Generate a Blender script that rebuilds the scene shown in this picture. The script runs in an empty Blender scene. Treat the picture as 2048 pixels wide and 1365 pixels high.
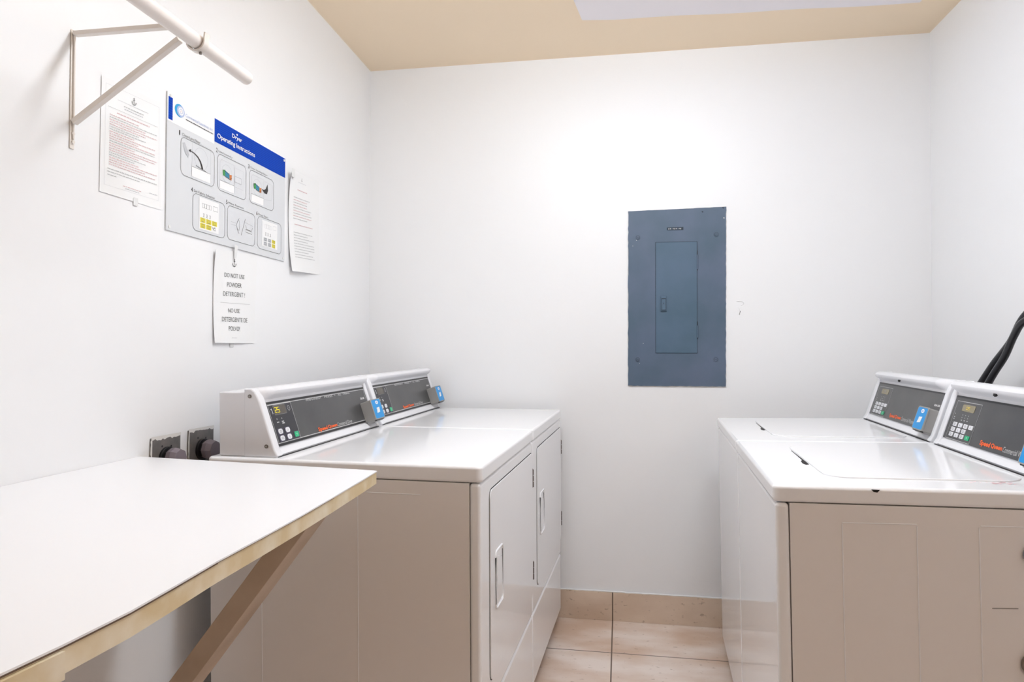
import bpy, bmesh, math, random
from mathutils import Matrix, Vector
random.seed(7)
S = bpy.context.scene
C = S.collection
PI = math.pi

# ------------------------------------------------------------------ camera
F_PX = 1327.68
cam_d = bpy.data.cameras.new('camera'); cam = bpy.data.objects.new('camera', cam_d); C.objects.link(cam)
cam_d.sensor_width = 36.0; cam_d.lens = F_PX / 2048 * 36.0; cam_d.clip_start = 0.02
def cam_matrix(yaw, pitch, roll, loc):
    y, p, r = (math.radians(a) for a in (yaw, pitch, roll))
    F = Vector((-math.sin(y)*math.cos(p), math.cos(y)*math.cos(p), math.sin(p)))
    R = Vector((math.cos(y), math.sin(y), 0)); U = R.cross(F)
    R2 = R*math.cos(r) + U*math.sin(r); U2 = -R*math.sin(r) + U*math.cos(r)
    m = Matrix.Identity(4)
    for i in range(3):
        m[i][0], m[i][1], m[i][2], m[i][3] = R2[i], U2[i], -F[i], loc[i]
    return m
cam.matrix_world = cam_matrix(9.27723, 0.96203, 0.15262, (0, 0, 1.20644))
S.camera = cam

# ------------------------------------------------------------------ world, exposure
S.view_settings.view_transform = 'Standard'; S.view_settings.look = 'None'
S.view_settings.gamma = 1.0; S.view_settings.use_curve_mapping = False
S.view_settings.exposure = 0.0
LAMP_STRENGTH = 42.0
LAMP_COLOR = (0.895, 0.948, 1.0)
w = bpy.data.worlds.new('world'); S.world = w; w.use_nodes = True
bg = w.node_tree.nodes['Background']; bg.inputs[0].default_value = (1.0, 0.88, 0.79, 1); bg.inputs[1].default_value = 0.12

XL, XR, YB, ZC, YF = -1.195, 1.295, 3.044, 2.567, -1.7

# ------------------------------------------------------------------ materials
def srgb(r, g, b):
    f = lambda c: (c/255/12.92) if c/255 <= 0.04045 else ((c/255+0.055)/1.055)**2.4
    return (f(r), f(g), f(b), 1)
def mat(name, col, rough=0.5, metal=0.0, coat=0.0, emit=None, estr=0.0, spec=0.5):
    m = bpy.data.materials.new(name); m.use_nodes = True
    b = m.node_tree.nodes['Principled BSDF']
    b.inputs['Base Color'].default_value = col; b.inputs['Roughness'].default_value = rough
    b.inputs['Metallic'].default_value = metal; b.inputs['Coat Weight'].default_value = coat
    b.inputs['Specular IOR Level'].default_value = spec
    if emit: b.inputs['Emission Color'].default_value = emit; b.inputs['Emission Strength'].default_value = estr
    return m
def nodes(m): return m.node_tree.nodes, m.node_tree.links, m.node_tree.nodes['Principled BSDF']
def noise_col(m, c1, c2, scale, lo=0.35, hi=0.65, detail=4, stretch=(1, 1, 1), loc=(0, 0, 0)):
    n, l, b = nodes(m)
    tc = n.new('ShaderNodeTexCoord'); mp = n.new('ShaderNodeMapping'); mp.inputs['Scale'].default_value = stretch
    mp.inputs['Location'].default_value = loc
    nz = n.new('ShaderNodeTexNoise'); nz.inputs['Scale'].default_value = scale; nz.inputs['Detail'].default_value = detail
    rp = n.new('ShaderNodeValToRGB'); rp.color_ramp.elements[0].position = lo; rp.color_ramp.elements[1].position = hi
    rp.color_ramp.elements[0].color = c1; rp.color_ramp.elements[1].color = c2
    l.new(tc.outputs['Object'], mp.inputs[0]); l.new(mp.outputs[0], nz.inputs[0]); l.new(nz.outputs[0], rp.inputs[0])
    l.new(rp.outputs[0], b.inputs['Base Color'])
    return tc, mp, nz, rp
def bump(m, scale, strength, dist=0.002, detail=4):
    n, l, b = nodes(m)
    tc = n.new('ShaderNodeTexCoord'); nz = n.new('ShaderNodeTexNoise'); nz.inputs['Scale'].default_value = scale
    nz.inputs['Detail'].default_value = detail
    bp = n.new('ShaderNodeBump'); bp.inputs['Strength'].default_value = strength; bp.inputs['Distance'].default_value = dist
    l.new(tc.outputs['Object'], nz.inputs[0]); l.new(nz.outputs[0], bp.inputs['Height']); l.new(bp.outputs[0], b.inputs['Normal'])

M = {}
M['wall'] = mat('wall_paint', srgb(247, 247, 248), 0.42); bump(M['wall'], 9, 0.35, 0.006)
M['ceiling'] = mat('ceiling_paint', srgb(252, 231, 202), 0.7); bump(M['ceiling'], 14, 0.2, 0.004)
M['ceil_patch'] = mat('ceiling_patch_paint', srgb(246, 241, 244), 0.6)
M['enamel'] = mat('white_enamel', srgb(248, 248, 250), 0.09, coat=0.0)
M['enamel2'] = mat('white_painted_steel', srgb(240, 236, 234), 0.25)
M['plastic'] = mat('white_console_plastic', srgb(236, 236, 240), 0.25)
M['panel'] = mat('charcoal_panel', srgb(72, 72, 74), 0.3)
noise_col(M['panel'], srgb(66, 66, 68), srgb(80, 80, 80), 9, 0.3, 0.7)
M['paneldk'] = mat('charcoal_keypad', srgb(48, 48, 54), 0.35)
M['black'] = mat('black_plastic', srgb(24, 24, 27), 0.4)
M['gap'] = mat('dark_gap', srgb(40, 38, 38), 0.9)
M['seamdk'] = mat('gasket_brown', srgb(92, 82, 76), 0.8)
M['seam'] = mat('scratch_grey', srgb(110, 104, 100), 0.9)  # brown-grey line colour of the washer's scratch
M['white'] = mat('white_print', srgb(242, 242, 242), 0.5)
M['linew'] = mat('light_grey_print', srgb(205, 205, 205), 0.5)
M['orange'] = mat('orange_print', srgb(252, 108, 48), 0.5)
M['key'] = mat('white_key', srgb(232, 232, 236), 0.4)
M['keybez'] = mat('key_bezel', srgb(84, 80, 98), 0.5)
M['green'] = mat('green_key', srgb(40, 180, 125), 0.4)
M['lcd'] = mat('dark_display', srgb(88, 82, 74), 0.2)
M['lcd2'] = mat('olive_display', srgb(142, 132, 104), 0.25)
M['digit'] = mat('lit_digits', srgb(225, 210, 40), 0.5, emit=srgb(225, 210, 40), estr=0.35)
M['digit2'] = mat('amber_digits', srgb(214, 190, 92), 0.5, emit=srgb(214, 190, 92), estr=0.2)
M['greymetal'] = mat('grey_reader_metal', srgb(158, 156, 153), 0.5)
M['blue'] = mat('blue_label', srgb(0, 148, 222), 0.35)
M['silver'] = mat('silver_metal', srgb(170, 168, 166), 0.35, metal=0.7)
M['screw'] = mat('screw_metal', srgb(120, 112, 104), 0.4, metal=0.6)
M['hinge'] = mat('hinge_metal', srgb(122, 112, 108), 0.4, metal=0.5)
M['slate'] = mat('slate_blue_paint', srgb(88, 108, 128), 0.5)
M['slatedoor'] = mat('slate_blue_door_paint', srgb(84, 110, 128), 0.5)
noise_col(M['slate'], srgb(78, 98, 116), srgb(92, 106, 128), 5, 0.35, 0.65)
noise_col(M['slatedoor'], srgb(74, 99, 118), srgb(84, 106, 128), 5, 0.35, 0.65)
M['slatedk'] = mat('slate_dark', srgb(48, 60, 72), 0.7)
M['chip'] = mat('chipped_white_paint', srgb(225, 222, 218), 0.7)
M['laminate'] = mat('white_laminate', srgb(249, 249, 252), 0.28)
M['raw'] = mat('particleboard_edge', srgb(205, 180, 140), 0.8)
noise_col(M['raw'], srgb(220, 200, 160), srgb(240, 230, 208), 16, 0.4, 0.72, 6, (1, 1, 1))
M['edge_dark'] = mat('laminate_edge_line', srgb(105, 85, 72), 0.8)
M['wood'] = mat('painted_brace_wood', srgb(206, 182, 160), 0.6)
noise_col(M['wood'], srgb(190, 170, 150), srgb(216, 198, 180), 7, 0.3, 0.7, 6, (1, 1, 1))
M['rod'] = mat('rod_white_paint', srgb(238, 230, 224), 0.35)
M['bracket'] = mat('bracket_cream_paint', srgb(236, 228, 220), 0.4)
M['paper'] = mat('paper', srgb(246, 246, 246), 0.75)
M['poster'] = mat('poster_card', srgb(222, 224, 227), 0.5)
M['pblue'] = mat('poster_blue', srgb(0, 68, 184), 0.6, spec=.15)
M['pblue2'] = mat('poster_blue_dark', srgb(0, 40, 140), 0.6, spec=.15)
M['cyan'] = mat('logo_cyan', srgb(50, 165, 220), 0.5)
M['lilac'] = mat('logo_lilac', srgb(176, 190, 226), 0.5)
M['pgrey'] = mat('poster_grey_line', srgb(125, 125, 125), 0.6)
M['plight'] = mat('poster_light_line', srgb(196, 198, 202), 0.6)
M['pdark'] = mat('poster_dark_print', srgb(52, 48, 48), 0.6)
M['yellow'] = mat('poster_yellow', srgb(226, 212, 60), 0.6)
M['lred'] = mat('pale_red_print', srgb(224, 190, 192), 0.7)
M['lgrey'] = mat('pale_grey_print', srgb(198, 198, 198), 0.7)
M['clg'] = mat('clothes_green', srgb(70, 150, 80), 0.6)
M['clb'] = mat('clothes_teal', srgb(50, 130, 160), 0.6)
M['clo'] = mat('clothes_orange', srgb(205, 120, 60), 0.6)
M['tape'] = mat('frosted_tape', srgb(234, 234, 233), 0.4)
M['plate'] = mat('outlet_plate_metal', srgb(112, 108, 106), 0.45, metal=0.2)
noise_col(M['plate'], srgb(100, 98, 97), srgb(128, 122, 118), 25, 0.3, 0.7)
M['plug'] = mat('grey_plug_rubber', srgb(128, 118, 126), 0.6)
M['hose'] = mat('black_hose_rubber', srgb(34, 34, 38), 0.3)
M['brass'] = mat('brass_fitting', srgb(190, 165, 120), 0.3, metal=0.9)
M['lampglass'] = mat('lit_lamp_glass', (1, 1, 1, 1), 0.5, emit=(*LAMP_COLOR, 1), estr=LAMP_STRENGTH)
M['discblue'] = mat('blue_grey_disc', srgb(150, 156, 168), 0.4)
M['discbrown'] = mat('brown_grey_disc', srgb(132, 118, 108), 0.4)
M['pink'] = mat('pink_marker_stain', srgb(238, 196, 200), 0.4)

def tile_mat(name, rowh, yoff, ca, cb_, rough):
    m = mat(name, ca, rough)
    n, l, b = nodes(m)
    tc, mp, nz, rp = noise_col(m, ca, cb_, 3.0, 0.36, 0.64, 9, (1, 2.0, 2))
    n2 = n.new('ShaderNodeTexNoise'); n2.inputs['Scale'].default_value = 38; n2.inputs['Detail'].default_value = 3
    r2 = n.new('ShaderNodeValToRGB'); r2.color_ramp.elements[0].position = 0.27; r2.color_ramp.elements[1].position = 0.36
    r2.color_ramp.elements[0].color = srgb(150, 125, 105); r2.color_ramp.elements[1].color = (1, 1, 1, 1)
    l.new(mp.outputs[0], n2.inputs[0]); l.new(n2.outputs[0], r2.inputs[0])
    mx = n.new('ShaderNodeMix'); mx.data_type = 'RGBA'; mx.blend_type = 'MULTIPLY'; mx.inputs[0].default_value = 0.5
    l.new(rp.outputs[0], mx.inputs[6]); l.new(r2.outputs[0], mx.inputs[7])
    br = n.new('ShaderNodeTexBrick'); br.offset = 0.0; br.squash = 1.0
    br.inputs['Scale'].default_value = 1.0; br.inputs['Brick Width'].default_value = 0.5; br.inputs['Row Height'].default_value = rowh
    br.inputs['Mortar Size'].default_value = 0.0028; br.inputs['Mortar Smooth'].default_value = 0.1
    br.inputs['Mortar'].default_value = srgb(112, 92, 78)
    m2 = n.new('ShaderNodeMapping'); m2.inputs['Location'].default_value = (0.035, yoff, 0)
    l.new(tc.outputs['Object'], m2.inputs[0]); l.new(m2.outputs[0], br.inputs[0])
    l.new(mx.outputs[2], br.inputs['Color1']); l.new(mx.outputs[2], br.inputs['Color2'])
    l.new(br.outputs[0], b.inputs['Base Color'])
    return m
M['floor'] = tile_mat('travertine_floor_tile', 0.5, -2.715, srgb(214, 186, 164), srgb(240, 226, 216), 0.3)
M['basetile'] = tile_mat('travertine_base_tile', 5.0, 1.0, srgb(208, 184, 162), srgb(230, 210, 190), 0.4)

# ------------------------------------------------------------------ mesh helper
def T(x=0, y=0, z=0): return Matrix.Translation((x, y, z))
class MB:
    def __init__(self):
        self.bm = bmesh.new(); self.mats = []
    def mi(self, m):
        if m not in self.mats: self.mats.append(m)
        return self.mats.index(m)
    def add(self, bm2, m, X=None):
        i = self.mi(m); mp = {}
        for v in bm2.verts: mp[v] = self.bm.verts.new((X @ v.co) if X is not None else v.co)
        for f in bm2.faces:
            try: nf = self.bm.faces.new([mp[v] for v in f.verts]); nf.material_index = i
            except ValueError: pass
        bm2.free()
    def box(self, x0, x1, y0, y1, z0, z1, m, bev=0.0, seg=3, X=None):
        b = bmesh.new(); bmesh.ops.create_cube(b, size=1)
        for v in b.verts: v.co = Vector(((x0+x1)/2+v.co.x*(x1-x0), (y0+y1)/2+v.co.y*(y1-y0), (z0+z1)/2+v.co.z*(z1-z0)))
        if bev: bmesh.ops.bevel(b, geom=b.edges[:], offset=bev, segments=seg, affect='EDGES', profile=0.5)
        self.add(b, m, X); return self
    def prism(self, pts, a, b_, m, axis='z', bev=0.0, seg=2, X=None):
        """pts: 2D outline; extruded from a to b_ along axis. x: (Y,Z) pts; y: (X,Z) pts; z: (X,Y) pts"""
        f = {'z': lambda p, t: (p[0], p[1], t), 'y': lambda p, t: (p[0], t, p[1]), 'x': lambda p, t: (t, p[0], p[1])}[axis]
        b = bmesh.new()
        lo = [b.verts.new(f(p, a)) for p in pts]; hi = [b.verts.new(f(p, b_)) for p in pts]
        b.faces.new(lo[::-1]); b.faces.new(hi); n = len(pts)
        for i in range(n): b.faces.new([lo[i], lo[(i+1) % n], hi[(i+1) % n], hi[i]])
        bmesh.ops.recalc_face_normals(b, faces=b.faces[:])
        if bev:
            es = [e for e in b.edges if abs((e.verts[0].co-e.verts[1].co)[{'x': 0, 'y': 1, 'z': 2}[axis]]) < 1e-7]
            bmesh.ops.bevel(b, geom=es, offset=bev, segments=seg, affect='EDGES', profile=0.5)
        self.add(b, m, X); return self
    def cyl(self, p0, p1, r, m, n=20, r1=None, bev=0.0, X=None):
        p0, p1 = Vector(p0), Vector(p1); d = p1-p0; r1 = r if r1 is None else r1
        b = bmesh.new(); bmesh.ops.create_cone(b, cap_ends=True, segments=n, radius1=r, radius2=r1, depth=d.length)
        if bev:
            es = [e for e in b.edges if all(len(v.link_edges) > 0 for v in e.verts) and abs(e.verts[0].co.z-e.verts[1].co.z) < 1e-6]
            bmesh.ops.bevel(b, geom=es, offset=bev, segments=3, affect='EDGES', profile=0.5)
        R = Vector((0, 0, 1)).rotation_difference(d.normalized()).to_matrix().to_4x4()
        XX = T(*((p0+p1)/2)) @ R
        self.add(b, m, (X @ XX) if X is not None else XX); return self
    def tube(self, path, r, m, n=12, X=None, closed=False):
        P = [Vector(p) for p in path]; b = bmesh.new(); rings = []
        up = Vector((0, 0, 1)); k = len(P)
        for i, p in enumerate(P):
            if closed: t = (P[(i+1) % k]-P[i-1]).normalized()
            else: t = (P[min(i+1, k-1)]-P[max(i-1, 0)]).normalized()
            s = t.cross(up)
            if s.length < 1e-3: s = t.cross(Vector((0, 1, 0)))
            s.normalize(); q = s.cross(t)
            rings.append([b.verts.new(p+s*r*math.cos(a)+q*r*math.sin(a)) for a in [2*PI*j/n for j in range(n)]])
        for i in range(k if closed else k-1):
            A, B = rings[i], rings[(i+1) % k]
            for j in range(n): b.faces.new([A[j], A[(j+1) % n], B[(j+1) % n], B[j]])
        if not closed: b.faces.new(rings[0][::-1]); b.faces.new(rings[-1])
        bmesh.ops.recalc_face_normals(b, faces=b.faces[:])
        self.add(b, m, X); return self
    # flat print on the plane z=off of matrix X
    def poly(self, pts, m, X, off=0.0003):
        i = self.mi(m); f = self.bm.faces.new([self.bm.verts.new(X @ Vector((p[0], p[1], off))) for p in pts]); f.material_index = i; return self
    def rect(self, x0, y0, x1, y1, m, X, off=0.0003): return self.poly([(x0, y0), (x1, y0), (x1, y1), (x0, y1)], m, X, off)
    def line(self, p, q, wd, m, X, off=0.0004):
        p, q = Vector(p), Vector(q); d = q-p
        if d.length < 1e-9: return self
        n = Vector((-d.y, d.x)).normalized()*wd/2
        return self.poly([p-n, q-n, q+n, p+n], m, X, off)
    def path(self, pts, wd, m, X, off=0.0004, closed=False):
        k = len(pts)
        i = self.mi(m); L = []; R = []
        for j in range(k):
            a = Vector(pts[j-1] if (closed or j > 0) else pts[j]); b = Vector(pts[(j+1) % k] if (closed or j < k-1) else pts[j])
            d = (b-a).normalized(); n = Vector((-d.y, d.x))*wd/2; p = Vector(pts[j])
            L.append(self.bm.verts.new(X @ Vector((p.x+n.x, p.y+n.y, off)))); R.append(self.bm.verts.new(X @ Vector((p.x-n.x, p.y-n.y, off))))
        for j in range(k if closed else k-1):
            f = self.bm.faces.new([R[j], R[(j+1) % k], L[(j+1) % k], L[j]]); f.material_index = i
        return self
    def text(self, s, x0, y0, x1, y1, m, X, off=0.0004, bold=0.0, shear=0.0, res=4):
        """text fitted into the box"""
        cu = bpy.data.curves.new('t', 'FONT'); cu.body = s; cu.resolution_u = res; cu.offset = bold; cu.shear = shear
        ob = bpy.data.objects.new('t', cu); me = bpy.data.meshes.new_from_object(ob)
        xs = [v.co.x for v in me.vertices]; ys = [v.co.y for v in me.vertices]
        a, b, c, d = min(xs), max(xs), min(ys), max(ys); i = self.mi(m)
        vs = [self.bm.verts.new(X @ Vector((x0+(v.co.x-a)/(b-a)*(x1-x0), y0+(v.co.y-c)/max(d-c, 1e-6)*(y1-y0), off))) for v in me.vertices]
        for p in me.polygons:
            try: f = self.bm.faces.new([vs[k] for k in p.vertices]); f.material_index = i
            except ValueError: pass
        bpy.data.objects.remove(ob); bpy.data.curves.remove(cu); bpy.data.meshes.remove(me); return self
    def dashes(self, x0, x1, y, h, m, X, off=0.0003, gap=0.0018, wmin=0.003, wmax=0.011):
        x = x0
        while x < x1:
            e = min(x+random.uniform(wmin, wmax), x1); self.rect(x, y, e, y+h, m, X, off); x = e+gap
        return self
    def build(self, name, parent=None, smooth=True, **props):
        me = bpy.data.meshes.new(name); self.bm.to_mesh(me); self.bm.free()
        for k in self.mats: me.materials.append(M[k])
        if smooth:
            me.shade_smooth(); me.set_sharp_from_angle(angle=math.radians(35))
        o = bpy.data.objects.new(name, me); C.objects.link(o)
        if smooth:
            wn_ = o.modifiers.new('weighted', 'WEIGHTED_NORMAL'); wn_.keep_sharp = True; wn_.weight = 80
        if parent: o.parent = parent
        for k, v in props.items(): o[k] = v
        return o
def thing(name, label, cat, X=None, group=None):
    o = bpy.data.objects.new(name, None); C.objects.link(o); o.empty_display_size = 0.1
    if X is not None: o.matrix_world = X
    o['label'] = label; o['category'] = cat
    if group: o['group'] = group
    return o
def rrect(x0, y0, x1, y1, r, n=5):
    out = []
    for cx, cy, a in ((x1-r, y0+r, -PI/2), (x1-r, y1-r, 0), (x0+r, y1-r, PI/2), (x0+r, y0+r, PI)):
        for k in range(n+1): out.append((cx+r*math.cos(a+PI/2*k/n), cy+r*math.sin(a+PI/2*k/n)))
    return out
def circ(cx, cy, r, n=20, ry=None):
    return [(cx+r*math.cos(2*PI*k/n), cy+(ry or r)*math.sin(2*PI*k/n)) for k in range(n)]

# ------------------------------------------------------------------ room shell
def struct(name, mb, **k): return mb.build(name, kind='structure', **k)
struct('floor', MB().box(XL-.15, XR+.15, YF, YB+.15, -0.1, 0, 'floor'))
c_ = MB().box(XL-.15, XR+.15, YF, YB+.15, ZC, ZC+.1, 'ceiling')
# lighter repainted area of the ceiling, with its own ragged outline
XD = Matrix(((1, 0, 0, 0), (0, -1, 0, 0), (0, 0, -1, ZC), (0, 0, 0, 1)))
pp = [(-.19, -1.2)]
pp += [(-.19+.006*math.sin(k*2.1), -(1.2+k*.13)) for k in range(1, 11)]
pp += [(-.155, -2.705)]
pp += [(-.155+k*.13, -(2.712+.0062*k+.004*math.sin(k*1.7))) for k in range(1, 11)]
pp += [(1.2, -1.2)]
c_.poly(pp[::-1], 'ceil_patch', XD, 0.0006)
struct('ceiling', c_)
struct('wall_left', MB().box(XL-.12, XL, YF, YB+.15, 0, ZC, 'wall'))
struct('wall_right', MB().box(XR, XR+.12, YF, YB+.15, 0, ZC, 'wall'))
struct('wall_back', MB().box(XL, XR, YB, YB+.12, 0, ZC, 'wall'))
bb = MB().box(XL, XR, YB-.009, YB, 0, .127, 'basetile', bev=.0015, seg=2)
# uneven bead of wall paint along the top of the tile base
pts = [(XL+k*.025, YB-.004-.003*random.random(), .1285+.0022*random.random()) for k in range(int((XR-XL)/.025)+1)]
bb.tube(pts, .0035, 'wall', n=8)
struct('baseboard_back', bb)
struct('baseboard_left', MB().box(XL, XL+.009, YF, YB-.009, 0, .127, 'basetile', bev=.0015, seg=2))
struct('baseboard_right', MB().box(XR-.009, XR, YF, YB-.009, 0, .127, 'basetile', bev=.0015, seg=2))

# fluorescent ceiling fixture (above the frame; it lights the room)
lt = thing('ceiling_lamp', 'long white fluorescent ceiling fixture running across the room, above the counter end', 'lamp', T(.06, 1.60, ZC))
MB().box(-.62, .62, -.075, .075, -.028, -.001, 'rod', bev=.003).build('lamp_base', lt)
MB().prism([(-.066, -.0285), (-.068, -.055), (-.062, -.070), (-.045, -.080), (.045, -.080), (.062, -.070), (.068, -.055), (.066, -.0285)], -.60, .60, 'lampglass', axis='x').build('lamp_lens', lt)
for sx in (-1, 1): MB().box(min(sx*.6, sx*.615), max(sx*.6, sx*.615), -.070, .070, -.082, -.0285, 'rod', bev=.003).build('end_cap', lt)

# added warm fill light, out of view, brightening the near washer's side
M['fillglow'] = mat('warm_fill_glow', (1, 1, 1, 1), 0.5, emit=(1.0, 0.74, 0.52, 1), estr=34.0)
wl = thing('fill_globe', 'added warm fill globe on the right wall behind the camera, out of view', 'lamp', T(XR, -.75, 1.95))
MB().cyl((-.02, 0, 0), (-.001, 0, 0), .06, 'rod', n=28).cyl((-.06, 0, 0), (-.019, 0, 0), .012, 'rod', n=14).build('fill_mount', wl)
g = MB(); b = bmesh.new(); bmesh.ops.create_uvsphere(b, u_segments=24, v_segments=14, radius=.085); g.add(b, 'fillglow', T(-.14, 0, 0)); g.build('fill_glow_ball', wl)

# ------------------------------------------------------------------ laundry machines
KF = 0.339; TILT = math.atan2(1, KF)
def face_matrix(y0, wz, X0=0.0, off=0.0):
    """plane of the console face; origin at (X0, height wz above the top)"""
    return T(X0, y0+KF*wz, 0.925+wz) @ Matrix.Rotation(TILT, 4, 'X') @ T(0, 0, off)
CS = 1/math.sin(TILT)      # vertical height -> length along the face

def arc_prof(y0, k=1.0):
    """fascia profile (Y,Z); k = how far the rolled nose stands forward"""
    p = [(y0-.003, 0), (y0-.006, .006), (y0-.003+KF*.014, .016), (y0+KF*.022+.001, .022), (y0+KF*.145+.001, .145)]
    n_ = [(.051, .151), (.045, .157), (.037, .163), (.032, .169), (.031, .175), (.035, .181), (.044, .185), (.058, .1855)]
    back = [(.055, .151), (.0565, .157), (.059, .163), (.0615, .169), (.064, .173), (.067, .176), (.071, .178), (.076, .179)]
    p += [(y0+a*k+c*(1-k), b_*k+d_*(1-k)) for (a, b_), (c, d_) in zip(n_, back)]
    p += [(y0+.09, .182), (y0+.09, 0)]
    return [(a, .925+b_) for a, b_ in p]
def cap_prof(y0):
    p = [(y0-.005, 0), (y0-.009, .005), (y0-.006+KF*.02, .02), (y0-.006+KF*.15, .15), (y0+.052, .165), (y0+.059, .176), (y0+.070, .1835), (y0+.092, .1835), (y0+.092, 0)]
    return [(a, .925+b_) for a, b_ in p]
def loft(mb, secs, m):
    """secs: list of (x, profile); skins them along X"""
    b = bmesh.new(); R_ = [[b.verts.new((x, p[0], p[1])) for p in pr] for x, pr in secs]; n = len(R_[0])
    for q in range(len(R_)-1):
        for i in range(n): b.faces.new([R_[q][i], R_[q][(i+1) % n], R_[q+1][(i+1) % n], R_[q+1][i]])
    b.faces.new(R_[0][::-1]); b.faces.new(R_[-1]); bmesh.ops.recalc_face_normals(b, faces=b.faces[:])
    mb.add(b, m); return mb
def sevenseg(mb, s_, x0, y0, x1, y1, m, X, off):
    seg = {'0': 'abcdef', '2': 'abged', '5': 'afgcd'}; n = len(s_); w_ = (x1-x0)/(n+.35*(n-1)); h_ = y1-y0
    for i, ch in enumerate(s_):
        a = x0+i*w_*1.35; t = w_*.20; P = {'a': ((a, y1), (a+w_, y1)), 'g': ((a, y0+h_/2), (a+w_, y0+h_/2)), 'd': ((a, y0), (a+w_, y0)),
            'f': ((a, y0+h_/2), (a, y1)), 'e': ((a, y0), (a, y0+h_/2)), 'b': ((a+w_, y0+h_/2), (a+w_, y1)), 'c': ((a+w_, y0), (a+w_, y0+h_/2))}
        for k in seg[ch]: mb.line(P[k][0], P[k][1], t, m, X, off)

def machine(kind, root, W, slab, y0, display, lit, reader_x, reader_d, D=.765):
    dryer = kind == 'dryer'
    zt = .925-slab
    # cabinet ------------------------------------------------
    cab = MB().box(0.001, W-.001, .0287, D-.01, .03, zt-.0012, 'enamel2', bev=.0012, seg=2)
    for sx, sn in ((0.0004, -1), (W-.0004, 1)):
        XS = Matrix(((0, 0, sn, sx), (-sn*-1 if sn < 0 else 1, 0, 0, 0), (0, 1, 0, 0), (0, 0, 0, 1))) if False else None
    for sx in (0.0006, W-.0006):
        # embossed stiffening lines of the side panels: thin half-round ribs
        if dryer: segs = [((.325, .06), (.325, .845)), ((.60, .06), (.60, .845)), ((.155, .849), (.30, .849))]
        else: segs = [((.272, .06), (.272, .848)), ((.131, .45), (.131, .848)), ((.131, .850), (.272, .852)), ((.385, .06), (.385, .85)), ((.388, .853), (.60, .856)), ((.60, .06), (.60, .85))]
        for a, b_ in segs:
            cab.tube([(sx, a[0], a[1]), (sx, b_[0], b_[1])], .0011, 'enamel', n=8)
    cab.build('cabinet', root)
    # front panel -------------------------------------------
    if dryer:
        fp = MB().box(0, W, 0, .0280, .284, zt-.0015, 'enamel', bev=.009, seg=4)
        fp.build('front_panel', root)
        MB().box(0, W, 0, .0280, .03, .280, 'enamel', bev=.009, seg=4).build('lower_panel', root)
        door = MB()
        door.prism(rrect(.088, .350, .684, .846, .022), -.0035, .004, 'enamel', axis='y', bev=.0015, seg=2)
        door.prism(rrect(.0855, .3475, .6865, .8485, .024), -.0006, .003, 'gap', axis='y')
        door = door.build('door', root)
        h = MB()
        loop = [(x, -.0042, z) for x, z in rrect(.137, .520, .221, .672, .014, 5)]
        h.tube(loop, .0032, 'enamel', n=10, closed=True)
        h.prism([(.150, .532), (.205, .550), (.205, .642), (.150, .660)], -.0062, -.003, 'enamel', axis='y', bev=.0018, seg=3)
        h.build('door_handle', door)
        for zc in (.757, .437):
            hg = MB().box(.6875, .6915, -.0035, .001, zc-.033, zc+.033, 'hinge', bev=.0006, seg=1)
            for k in range(3): hg.cyl((.6900, -.0040, zc-.031+.021*k), (.6900, -.0040, zc-.012+.021*k), .0022, 'hinge', n=10)
            hg.build('hinge', door)
    else:
        MB().box(0, W, 0, .0280, .03, zt-.0015, 'enamel', bev=.009, seg=4).build('front_panel', root)
    # top ---------------------------------------------------
    tp = MB().prism(rrect(-.001, -.004, W+.0005, D, .017, 6), zt, .925, 'enamel', axis='z', bev=.0085, seg=5)
    tp.build('top_panel', root)
    MB().box(.01, W-.01, .03, D-.02, zt-.004, zt+.002, 'seamdk').build('top_gasket', root)
    if not dryer:
        lid = MB()
        lid.prism(rrect(.100, .125, .575, .525, .055, 8), .924, .9282, 'enamel', axis='z', bev=.0018, seg=3)
        lid.build('lid', root)
        MB().prism([(.19, .1215), (.28, .1205), (.345, .1190), (.365, .1125), (.395, .1105), (.412, .1150), (.408, .1225), (.37, .1232), (.28, .1228), (.19, .1228)], .9235, .9257, 'gap', axis='z').build('lid_finger_slot', root)
    for fx in (.05, W-.05):
        for fy in (.07, D-.09):
            MB().cyl((fx, fy, -root.location.z+.002), (fx, fy, .032), .018, 'black', n=16).build('levelling_foot', root)
    # console ------------------------------------------------
    X1 = W-.006
    con = MB(); ks = ((.024, .0), (.034, .03), (.044, .25), (.055, .7), (.066, .95), (.078, 1.0)); L_, R_ = [], []
    for dx_, k_ in ks:
        L_.append((dx_-.006, arc_prof(y0, k_))); R_.append((X1+.018-dx_, arc_prof(y0, k_)))
    if dryer: R_ = [(X1-.019, arc_prof(y0, 1.0)), (X1-.0188, arc_prof(y0, 0))]      # lip ends square against the far cap
    else: L_ = [(.044, arc_prof(y0, 1.0)), (.0438, arc_prof(y0, 0))][::-1]
    loft(con, L_+(R_ if dryer else R_[::-1]), 'plastic')
    con.box(.020, X1, y0+.082, D-.025, .925, 1.0985, 'plastic', bev=.004, seg=3)
    con = con.build('console', root)
    for a, b_ in ((.016, .0455), (X1-.0185, X1+.002)):
        MB().prism(cap_prof(y0), a, b_, 'plastic', axis='x', bev=.005, seg=4).build('end_cap', con)
    MB().box(.022, X1-.002, y0-.008, y0+.03, .9235, .9262, 'gap').build('console_gasket', con)
    for xs, sg in ((.016, -1), (X1+.002, 1)):
        for yy, zz in ((y0+.073, .925+.163), (y0+.024, .925+.030)):
            s = MB().cyl((xs-.001*sg, yy, zz), (xs+.0022*sg, yy, zz), .0052, 'screw', n=14)
            s.cyl((xs, yy, zz), (xs+.0026*sg, yy, zz), .0024, 'silver', n=8)
            s.build('screw', con)
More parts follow.
